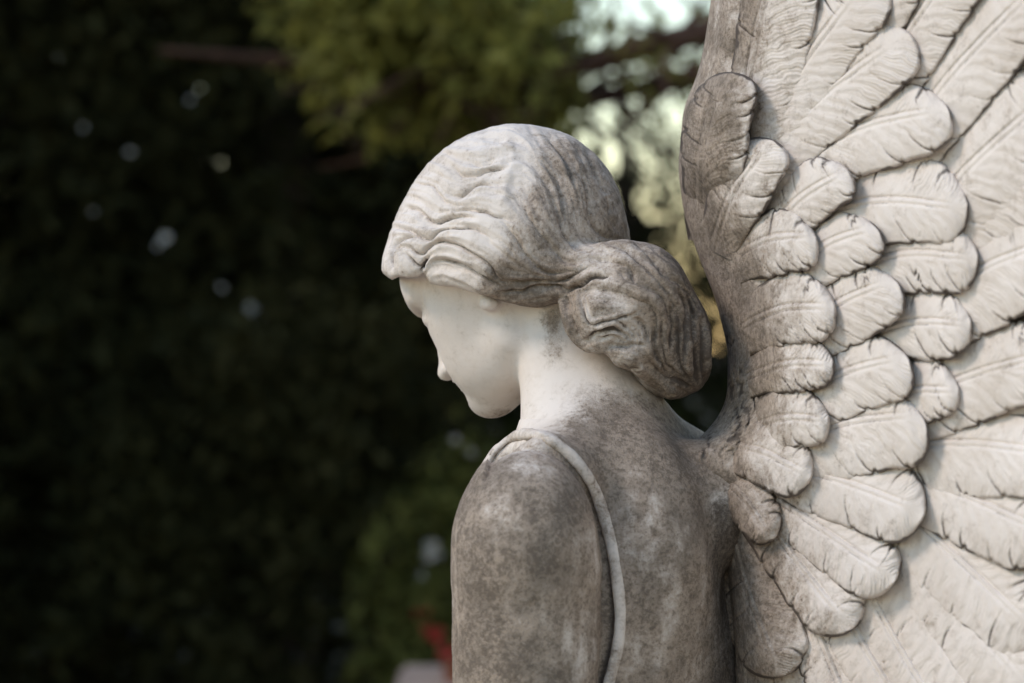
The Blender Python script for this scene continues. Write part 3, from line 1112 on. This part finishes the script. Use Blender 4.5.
soot_shade_b = np.maximum(soot_shade_b, 0.6 * sstep(700, 722, pxb + 14 * (fbm(Vb, 20, 3, 52) - 0.5)) * sstep(470, 510, pyb))  # shade of the groove between back and wing, put into the colour
Vbl = local(Vb)
me = raw_mesh('body', Vbl, Qb)
attr(me, 'weather', weather_map(Vb, 'body'))
attr(me, 'soot', soot_shade_b)  # hem soot plus the painted shade of the groove
body = link('body', me, stone, angel)
rp, rn = rim_points()
rp = to_world(rp)
tg = np.gradient(rp, axis=0)
tg /= np.linalg.norm(tg, axis=1)[:, None]
bn = np.cross(tg, rn)
K = 14
ring = []
nz = fbm(rp * 1000, 14, 3, 60) - 0.5
for k in range(K):
    a = 2 * math.pi * k / K
    rad = 0.0036 + 0.0014 * nz
    ring.append(rp + rn * (0.0018 + np.sin(a) * rad * 0.9)[:, None] + bn * (np.cos(a) * rad * 1.25)[:, None])
ring = np.stack(ring, 1)
n = len(rp)
j = np.arange(n - 1)[:, None] * K + np.arange(K)[None]
j2 = np.arange(n - 1)[:, None] * K + (np.arange(K)[None] + 1) % K
Qr = np.stack([j, j2, j2 + K, j + K], -1).reshape(-1, 4)
me = raw_mesh('gown_hem', ring.reshape(-1, 3) - np.array(ORG), Qr)
attr(me, 'weather', np.clip(0.30 + 0.8 * (fbm(ring.reshape(-1, 3) * 1000, 22, 3, 61) - 0.5), 0, 1))
attr(me, 'soot', np.zeros(n * K))
hem = link('gown_hem', me, stone, angel)

Vh, Qh, sh = build_hair()
me = raw_mesh('hair', local(Vh), Qh)
attr(me, 'weather', weather_map(Vh, 'hair'))
pxh, pyh = proj(Vh)
sh = sh * (0.6 + 0.9 * sstep(0.35, 0.65, vnoise(Vh, 18, 53))) + 0.42 * sstep(650, 690, pxh + 40 * (fbm(Vh, 24, 3, 54) - 0.5)) * sstep(270, 320, pyh)  # furrow soot, then a darker right end of the roll
attr(me, 'soot', np.clip(sh, 0, 1))  # furrow soot plus the darker right end
hair = link('hair', me, stone, angel)

Vw, Qw, ww_, sw_ = build_wing_base()
me = raw_mesh('wing', local(Vw), Qw)
attr(me, 'weather', ww_)
attr(me, 'soot', sw_)
wing = link('wing', me, stone, angel)
for i, spec in enumerate(FEATHERS):
    V, Q, a, b = build_feather(i, spec)
    me = raw_mesh('feather', local(V), Q)
    attr(me, 'weather', a)
    attr(me, 'soot', b)
    o = link('feather', me, stone, wing)

# gown below the picture, down to the plinth
ys = np.linspace(762, 2130, 60)
ph = np.linspace(0, 2 * math.pi, 120, endpoint=False)
c0 = UV(628, 762, -62)
rows = []
for y in ys:
    t = (y - 762) / (2130 - 762)
    rl = 172 + 10 * math.sin(t * 5) + 70 * t
    rf = 106 + 20 * math.sin(t * 4) + 90 * t
    fold = 1 + 0.06 * sstep(0.05, 0.6, t) * np.sin(ph * 11 + 3 * t + np.sin(ph * 3))
    rows.append(c0[None] * [1, 0, 1] + np.array([0, y, 0]) + np.outer(np.cos(ph) * rl * fold, BL) + np.outer(np.sin(ph) * rf * fold, BF))
V = np.vstack(rows)
m, kk = len(ys), len(ph)
j = np.arange(m - 1)[:, None] * kk + np.arange(kk)[None]
j2 = np.arange(m - 1)[:, None] * kk + (np.arange(kk)[None] + 1) % kk
Q = np.stack([j, j2, j2 + kk, j + kk], -1).reshape(-1, 4)
me = raw_mesh('gown', local(V), Q)
attr(me, 'weather', np.clip(0.5 + fbm(V, 60, 3, 70) - 0.5, 0, 1))
attr(me, 'soot', np.zeros(len(V)))
link('gown', me, stone, angel)
# ------------------------------------------------------------------ setting
def at(px, py, Y):
    k = (DIST + Y) / DIST
    return Vector(((px - CX) * S * k, Y, CAM_Z + (CY - py) * S * k))


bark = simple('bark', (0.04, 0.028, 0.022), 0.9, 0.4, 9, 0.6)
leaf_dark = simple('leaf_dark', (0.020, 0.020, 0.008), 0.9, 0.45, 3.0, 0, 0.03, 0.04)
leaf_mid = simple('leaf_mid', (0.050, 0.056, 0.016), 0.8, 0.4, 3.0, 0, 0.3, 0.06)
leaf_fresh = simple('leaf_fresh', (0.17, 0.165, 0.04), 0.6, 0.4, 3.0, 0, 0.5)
soil = simple('soil', (0.05, 0.042, 0.03), 0.95, 0.4, 2.0, 0.4)
petal_skyglint = simple('petal_white', (0.42, 0.41, 0.39), 0.7, 0.08, 20)
petal_pale = simple('petal_pale', (0.17, 0.165, 0.155), 0.7, 0.1, 20)
petal_red = simple('petal_red', (0.17, 0.015, 0.012), 0.6, 0.3, 20)
terracotta = simple('terracotta', (0.14, 0.05, 0.03), 0.85, 0.2, 12, 0.2)
pale_stone = simple('pale_stone', (0.24, 0.19, 0.165), 0.85, 0.18, 9, 0.3)


def tube_mesh(paths):
    """paths: list of (points, radii)"""
    VV, QQ, base = [], [], 0
    for pts, rad in paths:
        C = spline(np.asarray(pts, float), 0.12)
        r = np.interp(np.linspace(0, 1, len(C)), np.linspace(0, 1, len(rad)), rad)
        r = r * (0.8 + 0.6 * vnoise(C, 0.12, 77))
        C = C + (np.stack([vnoise(C, 0.5, 80 + k) for k in range(3)], 1) - 0.5) * 0.10
        T = np.gradient(C, axis=0)
        T /= np.linalg.norm(T, axis=1)[:, None] + 1e-9
        ref = np.where(np.abs(T[:, 2:3]) > 0.9, [[1.0, 0, 0]], [[0, 0, 1.0]])
        A = np.cross(T, ref); A /= np.linalg.norm(A, axis=1)[:, None]
        B = np.cross(T, A)
        K = 9
        ring = np.stack([C + (A * math.cos(2 * math.pi * k / K) + B * math.sin(2 * math.pi * k / K)) * r[:, None] for k in range(K)], 1)
        n = len(C)
        j = np.arange(n - 1)[:, None] * K + np.arange(K)[None]
        j2 = np.arange(n - 1)[:, None] * K + (np.arange(K)[None] + 1) % K
        QQ.append(np.stack([j, j2, j2 + K, j + K], -1).reshape(-1, 4) + base)
        VV.append(ring.reshape(-1, 3)); base += n * K
    return np.vstack(VV), np.vstack(QQ)


def leaves(centers, per, spread, size, seed, droop=0.3, aspect=0.38):
    """clumps of pointed leaves, each a bent four-corner blade"""
    r = np.random.default_rng(seed)
    C = np.repeat(np.asarray(centers, float), per, axis=0)
    n = len(C)
    d = r.normal(size=(n, 3))
    d /= np.linalg.norm(d, axis=1)[:, None]
    P = C + d * (r.random((n, 1)) ** 0.6) * spread
    a = r.normal(size=(n, 3)); a[:, 2] -= droop
    a /= np.linalg.norm(a, axis=1)[:, None]
    b = np.cross(a, r.normal(size=(n, 3)))
    b /= np.linalg.norm(b, axis=1)[:, None]
    c = np.cross(a, b)
    L = size * (0.6 + 0.8 * r.random((n, 1)))
    w = L * aspect
    V = np.stack([P, P + a * L * 0.5 + b * w * 0.5 + c * w * 0.2, P + a * L, P + a * L * 0.5 - b * w * 0.5 + c * w * 0.2], 1).reshape(-1, 3)
    return V, np.arange(n * 4).reshape(-1, 4)


def crown_points(c, r, n, seed, shell=0.35, keep=None):
    g = np.random.default_rng(seed)
    d = g.normal(size=(n, 3)); d /= np.linalg.norm(d, axis=1)[:, None]
    rr = (shell + (1 - shell) * g.random((n, 1)) ** 0.6)
    P = np.asarray(c) + d * rr * np.asarray(r)
    k = vnoise(P, 0.9, seed + 1) > 0.28
    P = P[k]
    if keep is not None:
        P = P[keep(P)]
    return P


def tree(name, label, base, paths, crown, leafm, group=None, barkm=None):
    o = bpy.data.objects.new(name, None)
    col.objects.link(o)
    o.location = base
    tag(o, label, 'tree', group)
    V, Q = tube_mesh(paths)
    link('trunk', raw_mesh('trunk', V - np.array(base), Q), barkm or bark, o)
    V, Q = crown
    me = raw_mesh('crown', V - np.array(base), Q)
    link('crown', me, leafm, o)
    return o


# ground
bm_v = []
gx = np.r_[-400, -120, -40, np.linspace(-16, 16, 60), 40, 120, 400]
gy = np.r_[-60, -20, np.linspace(-6, 26, 60), 60, 150, 600]
GX, GY = np.meshgrid(gx, gy, indexing='ij')
GZ = 0.10 * (fbm(np.stack([GX.ravel(), GY.ravel(), 0 * GX.ravel()], 1), 3.0, 3, 90).reshape(GX.shape) - 0.5) * (np.abs(GX) < 20)
P = np.stack([GX, GY, GZ], -1).reshape(-1, 3)
n1, n2 = GX.shape
j = np.arange(n1 - 1)[:, None] * n2 + np.arange(n2 - 1)[None]
ground = link('ground', raw_mesh('ground', P, np.stack([j, j + n2, j + n2 + 1, j + 1], -1).reshape(-1, 4)), soil)
ground['kind'] = 'structure'

bounce_gravel = simple('gravel', (0.42, 0.34, 0.26), 0.95, 0.3, 60, 0.5)  # unseen pale sheet added to bounce warm light up onto the face
V = np.array([[-6, -9, 0.075], [5, -9, 0.075], [5, 1.6, 0.075], [-6, 1.6, 0.075]], float)
path = link('gravel_path', raw_mesh('gravel_path', V, np.array([[0, 1, 2, 3]])), bounce_gravel)  # added unseen bounce sheet, not a real path
path['kind'] = 'structure'

# plinth under the statue
pc = to_world(c0[None])[0]
pl = bpy.data.objects.new('plinth', None)
col.objects.link(pl)
pl.location = (pc[0], pc[1], 0)
tag(pl, 'square pale stone plinth carrying the angel statue', 'plinth')
import bmesh


def box_bm(sx, sy, z0, z1, bev=0.012):
    bm = bmesh.new()
    bmesh.ops.create_cube(bm, size=1)
    for v in bm.verts:
        v.co = Vector((v.co.x * sx, v.co.y * sy, z0 + (v.co.z + 0.5) * (z1 - z0)))
    bmesh.ops.bevel(bm, geom=bm.edges[:], offset=bev, segments=2, affect='EDGES')
    me = bpy.data.meshes.new('block')
    bm.to_mesh(me)
    bm.free()
    return me


link('base_block', box_bm(0.78, 0.78, -0.05, 0.22), pale_stone, pl)
link('top_slab', box_bm(0.70, 0.70, 0.222, 0.335), pale_stone, pl)

# spreading tree whose limbs cross the top of the picture
TY = 5.2
def q(px, py, dy=0.0):
    return tuple(at(px, py, TY + dy))
tb = at(850, 341, TY)
base = (tb.x, tb.y, 0.0)
up1 = [q(815, -40), q(760, -2, -0.2), q(708, 16, -0.3), q(640, 38, -0.4), q(575, 56, -0.4), q(520, 66, -0.3), q(450, 62, -0.1), q(380, 40)]
up2 = [q(830, 40), q(760, 58), q(690, 62), q(600, 84, 0.2), q(520, 94, 0.2), q(440, 88, 0.1), q(330, 76), q(250, 70, -0.1), q(175, 64, -0.2)]
paths = [([(tb.x, tb.y, -0.1), (tb.x + 0.05, tb.y, 1.2), (tb.x - 0.04, tb.y, 2.4), q(830, -60), (tb.x + 0.1, tb.y + 0.2, 5.2)], [0.2, 0.16, 0.14, 0.12, 0.05]),
         (up1, [0.06, 0.045, 0.036, 0.030, 0.026, 0.018, 0.012, 0.006]),
         (up2, [0.055, 0.045, 0.032, 0.024, 0.022, 0.020, 0.018, 0.014, 0.006])]
r = np.random.default_rng(5)
cent = []
sparse = []
for path, (t0, t1), n, off in ((up1, (0.3, 1.0), 62, 0.0), (up2, (0.3, 1.0), 40, 0.1)):
    C = spline(np.array(path), 0.05)
    C = C[int(len(C) * t0):int(len(C) * t1)]
    cpx = CX + C[:, 0] / S * DIST / (DIST + C[:, 1])
    C = C[(cpx < 500) & (cpx > 350)]
    i = r.integers(0, len(C), n)
    cent.append(C[i] + np.clip(r.normal(size=(n, 3)), -1.3, 1.3) * [0.17, 0.3, 0.13] + [0, 0, 0.12])
    Ct = spline(np.array(path), 0.05)
    ctx = CX + Ct[:, 0] / S * DIST / (DIST + Ct[:, 1])
    Ct = Ct[(ctx > 420) & (ctx < 760)]
    i = r.integers(0, len(Ct), 26)
    sparse.append(Ct[i] + np.clip(r.normal(size=(26, 3)), -1.5, 1.5) * [0.1, 0.2, 0.10] + [0, 0, -0.04])
    for kk in r.integers(0, len(Ct), 26):
        e = Ct[kk] + np.clip(r.normal(size=3), -1, 1) * [0.3, 0.3, 0.25]
        paths.append(([tuple(Ct[kk]), tuple((Ct[kk] + e) / 2 + r.normal(size=3) * 0.06), tuple(e)], [0.012, 0.008, 0.003]))
    for kk in r.integers(0, len(C), 14):
        e = C[kk] + np.clip(r.normal(size=3), -1, 1) * [0.35, 0.4, 0.22]
        paths.append(([tuple(C[kk]), tuple((C[kk] + e) / 2 + r.normal(size=3) * 0.05), tuple(e)], [0.01, 0.007, 0.003]))
tw = np.vstack(cent)
over = np.vstack([crown_points((tb.x - 2.2, tb.y + 0.3, 5.3), (1.3, 1.2, 0.8), 130, 11)])
crown = leaves(np.vstack([tw, over]), 42, 0.16, 0.075, 12)
extra = leaves(np.vstack(sparse), 7, 0.10, 0.06, 13)
crown = (np.vstack([crown[0], extra[0]]), np.vstack([crown[1], extra[1] + len(crown[0])]))
tree('spreading_tree', 'spreading tree with reddish brown limbs crossing above the angel and sunlit yellow green leaves', base, paths, crown, leaf_fresh, None, simple('bark_reddish', (0.06, 0.033, 0.024), 0.9, 0.5, 14, 0.8))

# dark evergreens behind
GRP = 'dark evergreen trees behind the statue'
def evergreen(px, Y, h, rad, n, seed, label, mat, keep=None, low=0.3, per=34, size=0.11):
    b = at(px, 341, Y)
    base = (b.x, b.y, 0.0)
    g = np.random.default_rng(seed)
    P = np.vstack([crown_points((b.x, b.y, h * 0.55), (rad, rad, h * 0.5), n, seed, 0.25, keep),
                   crown_points((b.x, b.y, h * 0.3 + low), (rad * 1.1, rad * 1.1, h * 0.32), n // 2, seed + 3, 0.3, keep)])
    paths = [([(b.x, b.y, -0.1), (b.x + 0.1, b.y, h * 0.4), (b.x, b.y + 0.1, h * 0.95)], [0.2, 0.13, 0.03])]
    for k in range(16):
        z = h * (0.15 + 0.75 * g.random())
        a = g.random() * 6.28
        rr = rad * 0.8 * (1 - 0.5 * z / h)
        e = (b.x + math.cos(a) * rr, b.y + math.sin(a) * rr, z + 0.25)
        paths.append(([(b.x, b.y, z), ((b.x + e[0]) / 2, (b.y + e[1]) / 2, z + 0.2), e], [0.03, 0.018, 0.006]))
    return tree('evergreen_tree', label, base, paths, leaves(P, per, 0.30, size, seed + 9), mat, GRP), P


specs = [
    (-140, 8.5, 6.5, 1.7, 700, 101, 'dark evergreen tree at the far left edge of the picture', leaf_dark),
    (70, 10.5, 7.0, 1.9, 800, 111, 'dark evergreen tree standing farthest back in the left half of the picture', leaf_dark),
    (250, 9.0, 6.6, 1.4, 700, 121, 'dense dark evergreen tree dotted with pale blossoms left of the bowed head', leaf_dark),  # the pale blossoms are petals standing in for sky gaps
    (400, 11.5, 4.3, 0.95, 480, 131, 'slender olive evergreen tree behind the bowed head', leaf_mid),
]
ev = []
for sp in specs:
    ev.append(evergreen(*sp[:6], sp[6], sp[7]))
# unseen trees added at the left to keep the sun off the undergrowth
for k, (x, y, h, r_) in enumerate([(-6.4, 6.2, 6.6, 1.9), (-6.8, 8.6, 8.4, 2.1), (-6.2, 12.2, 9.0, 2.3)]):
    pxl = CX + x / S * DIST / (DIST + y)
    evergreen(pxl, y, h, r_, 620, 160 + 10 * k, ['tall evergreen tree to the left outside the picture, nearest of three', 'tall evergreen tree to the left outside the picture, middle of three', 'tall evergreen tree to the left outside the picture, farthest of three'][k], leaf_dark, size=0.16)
# looser trees on the right, sky shows through them
evergreen(620, 12.5, 3.2, 1.05, 185, 141, 'low loose tree with sky glinting through its leaves between head and wing', leaf_dark, per=24, size=0.10)
evergreen(735, 13.5, 3.5, 1.05, 175, 146, 'loose leafy tree seen in the narrow gap beside the wing', leaf_dark, per=24, size=0.10)
evergreen(960, 14.5, 5.6, 1.5, 250, 151, 'leafy tree hidden mostly behind the raised wing', leaf_mid, per=26)


def shrub(px, Y, w, h, n, seed, label, mat, size=0.08, z0=0.0, group=None, per=34):
    b = at(px, 341, Y)
    base = (b.x, b.y, 0.0)
    o = bpy.data.objects.new('shrub', None)
    col.objects.link(o)
    o.location = base
    tag(o, label, 'shrub', group)
    P = crown_points((b.x, b.y, z0 + h * 0.5), (w, w * 0.8, h * 0.5), n, seed, 0.15)
    V, Q = leaves(P, per, 0.16, size, seed + 2)
    link('foliage', raw_mesh('foliage', V - np.array(base), Q), mat, o)
    g = np.random.default_rng(seed)
    st = []
    for k in range(7):
        e = P[g.integers(0, len(P))]
        st.append(([(b.x + 0.05 * k - 0.15, b.y, -0.05), ((b.x + e[0]) / 2, (b.y + e[1]) / 2, e[2] * 0.5), tuple(e)], [0.02, 0.014, 0.005]))
    V, Q = tube_mesh(st)
    link('stems', raw_mesh('stems', V - np.array(base), Q), bark, o)
    return o


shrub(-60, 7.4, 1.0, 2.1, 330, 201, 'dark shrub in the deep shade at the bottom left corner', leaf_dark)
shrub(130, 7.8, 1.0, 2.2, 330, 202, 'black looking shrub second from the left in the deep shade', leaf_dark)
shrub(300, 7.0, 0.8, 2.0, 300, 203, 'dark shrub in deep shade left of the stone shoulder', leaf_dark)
shrub(468, 6.2, 0.30, 1.42, 110, 204, 'green shrub with pale flowers just behind the stone shoulder', leaf_mid)
shrub(700, 8.6, 0.9, 1.9, 200, 205, 'shrub behind the angel beneath the loose trees', leaf_mid)
shrub(980, 8.0, 1.1, 1.9, 260, 206, 'shrub behind the wing at the right of the picture', leaf_mid)

# petals stand in for sky glints on the left tree; blossoms on the shrub
def blossom_or_glint(parent, p, rad, mat, seed, petals=7):
    g = np.random.default_rng(seed)
    VV, QQ = [], []
    for k in range(petals):
        a = 6.28 * k / petals + g.random() * 0.4
        d = np.array([math.cos(a) + 0.4 * g.normal(), math.sin(a) * 0.5 - 0.5, math.sin(a) * 0.8 + 0.4 * g.normal()])
        d /= np.linalg.norm(d)
        u = np.cross(d, [0, -1, 0.2]); u /= np.linalg.norm(u)
        c = np.array(p)
        L = rad * (0.8 + 0.4 * g.random())
        VV += [c, c + d * L * 0.55 + u * L * 0.4, c + d * L, c + d * L * 0.55 - u * L * 0.4]
        QQ.append(np.arange(4) + 4 * k)
    o = link('blossom', raw_mesh('blossom', np.array(VV) - np.array(parent.location), np.array(QQ)), mat, parent)
    return o


host = ev[2][0]
for k, (px, py, sz) in enumerate([(190, 100, 8), (85, 129, 8), (48, 210, 7), (93, 212, 7), (165, 238, 10), (158, 246, 6), (222, 288, 8),
                                  (250, 310, 9), (258, 321, 9), (272, 349, 8), (270, 362, 7), (130, 152, 6), (70, 138, 6), (48, 330, 6)]):
    if px < 80:
        continue
    p = at(px, py, 7.35 + 0.1 * math.sin(k * 3))
    blossom_or_glint(host, p, sz * S * (DIST + 7.4) / DIST * (0.35 + 0.45 * ((k * 37) % 10) / 10), petal_skyglint, 300 + k)
green = [o for o in bpy.data.objects if o.get('label', '').startswith('green shrub')][0]
for k, (px, py, sz) in enumerate([(432, 546, 9), (428, 556, 8), (438, 553, 6), (424, 575, 6), (455, 440, 5), (470, 452, 5)]):
    p = at(px, py, 5.6)
    blossom_or_glint(green, p, sz * S * (DIST + 5.6) / DIST, petal_pale, 330 + k)

# stone ledge with a pot of red flowers, low behind the shoulder
b = at(474, 679, 4.6)
led = bpy.data.objects.new('stone_ledge', None)
col.objects.link(led)
led.location = (b.x, b.y, 0)
tag(led, 'pale stone ledge low behind the shoulder carrying a pot of red flowers', 'ledge')
link('ledge_block', box_bm(0.34, 0.5, -0.05, b.z - 0.05), pale_stone, led)
link('ledge_slab', box_bm(0.42, 0.58, b.z - 0.047, b.z), pale_stone, led)
pb = at(462, 670, 4.55)
pot = bpy.data.objects.new('flower_pot', None)
col.objects.link(pot)
pot.location = (pb.x, pb.y, b.z)
tag(pot, 'small terracotta pot of red flowers and green leaves on the stone ledge', 'flower pot')
bm = bmesh.new()
prof = [(0.0, 0.0), (0.045, 0.0), (0.062, 0.085), (0.07, 0.087), (0.07, 0.105), (0.06, 0.105), (0.055, 0.09), (0.0, 0.088)]
vs = [bm.verts.new((r_, 0, z_)) for r_, z_ in prof]
es = [bm.edges.new((vs[i], vs[i + 1])) for i in range(len(vs) - 1)]
bmesh.ops.spin(bm, geom=vs + es, cent=(0, 0, 0), axis=(0, 0, 1), angle=2 * math.pi, steps=28)
bmesh.ops.remove_doubles(bm, verts=bm.verts[:], dist=0.0005)
bmesh.ops.recalc_face_normals(bm, faces=bm.faces[:])
me = bpy.data.meshes.new('pot'); bm.to_mesh(me); bm.free()
link('pot', me, terracotta, pot)
V, Q = leaves(crown_points((0, 0, 0.20), (0.13, 0.11, 0.11), 60, 401, 0.1), 10, 0.03, 0.055, 402, -0.5, 0.5)
link('foliage', raw_mesh('foliage', V, Q), leaf_mid, pot)
for k, (x, y, z) in enumerate([(-0.07, -0.09, 0.14), (-0.03, -0.11, 0.10), (0.03, -0.1, 0.15), (-0.1, -0.05, 0.19), (0.08, -0.07, 0.2)]):
    o = blossom_or_glint(pot, (pb.x + x, pb.y + y, b.z + z), 0.035, petal_red, 350 + k, 9)
# ------------------------------------------------------------------ camera and light
cd = bpy.data.cameras.new('camera')
cam = bpy.data.objects.new('camera', cd)
col.objects.link(cam)
cam.location = (0, -DIST, CAM_Z)
cam.rotation_euler = (math.pi / 2, 0, 0)
cd.lens = LENS
cd.sensor_width = 36
cd.clip_end = 2000
cd.dof.use_dof = True
cd.dof.focus_distance = DIST - 0.09
cd.dof.aperture_fstop = 4.8
scene.camera = cam

SUN_EL, SUN_AZ = math.radians(43), math.radians(-104)     # azimuth from +Y (ahead) clockwise; negative = left
sd = Vector((math.sin(SUN_AZ) * math.cos(SUN_EL), math.cos(SUN_AZ) * math.cos(SUN_EL), math.sin(SUN_EL)))
sl = bpy.data.lights.new('sun', 'SUN')
sun = bpy.data.objects.new('sun', sl)
col.objects.link(sun)
sl.energy = 1.45
sl.angle = math.radians(15)
sl.color = (1.0, 0.88, 0.76)
sun.rotation_euler = sd.to_track_quat('Z', 'Y').to_euler()
w = bpy.data.worlds.new('World')
scene.world = w
w.use_nodes = True
nt = w.node_tree
bg = nt.nodes['Background']
sky = nt.nodes.new('ShaderNodeTexSky')
sky.sky_type = 'NISHITA'
sky.sun_disc = False
sky.sun_elevation = SUN_EL
sky.sun_rotation = SUN_AZ
sky.air_density = 1.55
sky.dust_density = 0.0
sky.ozone_density = 0.0
nt.links.new(sky.outputs[0], bg.inputs[0])
bg.inputs[1].default_value = 0.15
scene.view_settings.view_transform = 'Standard'
scene.view_settings.look = 'None'
scene.view_settings.exposure = 0.68
scene.view_settings.gamma = 1.0
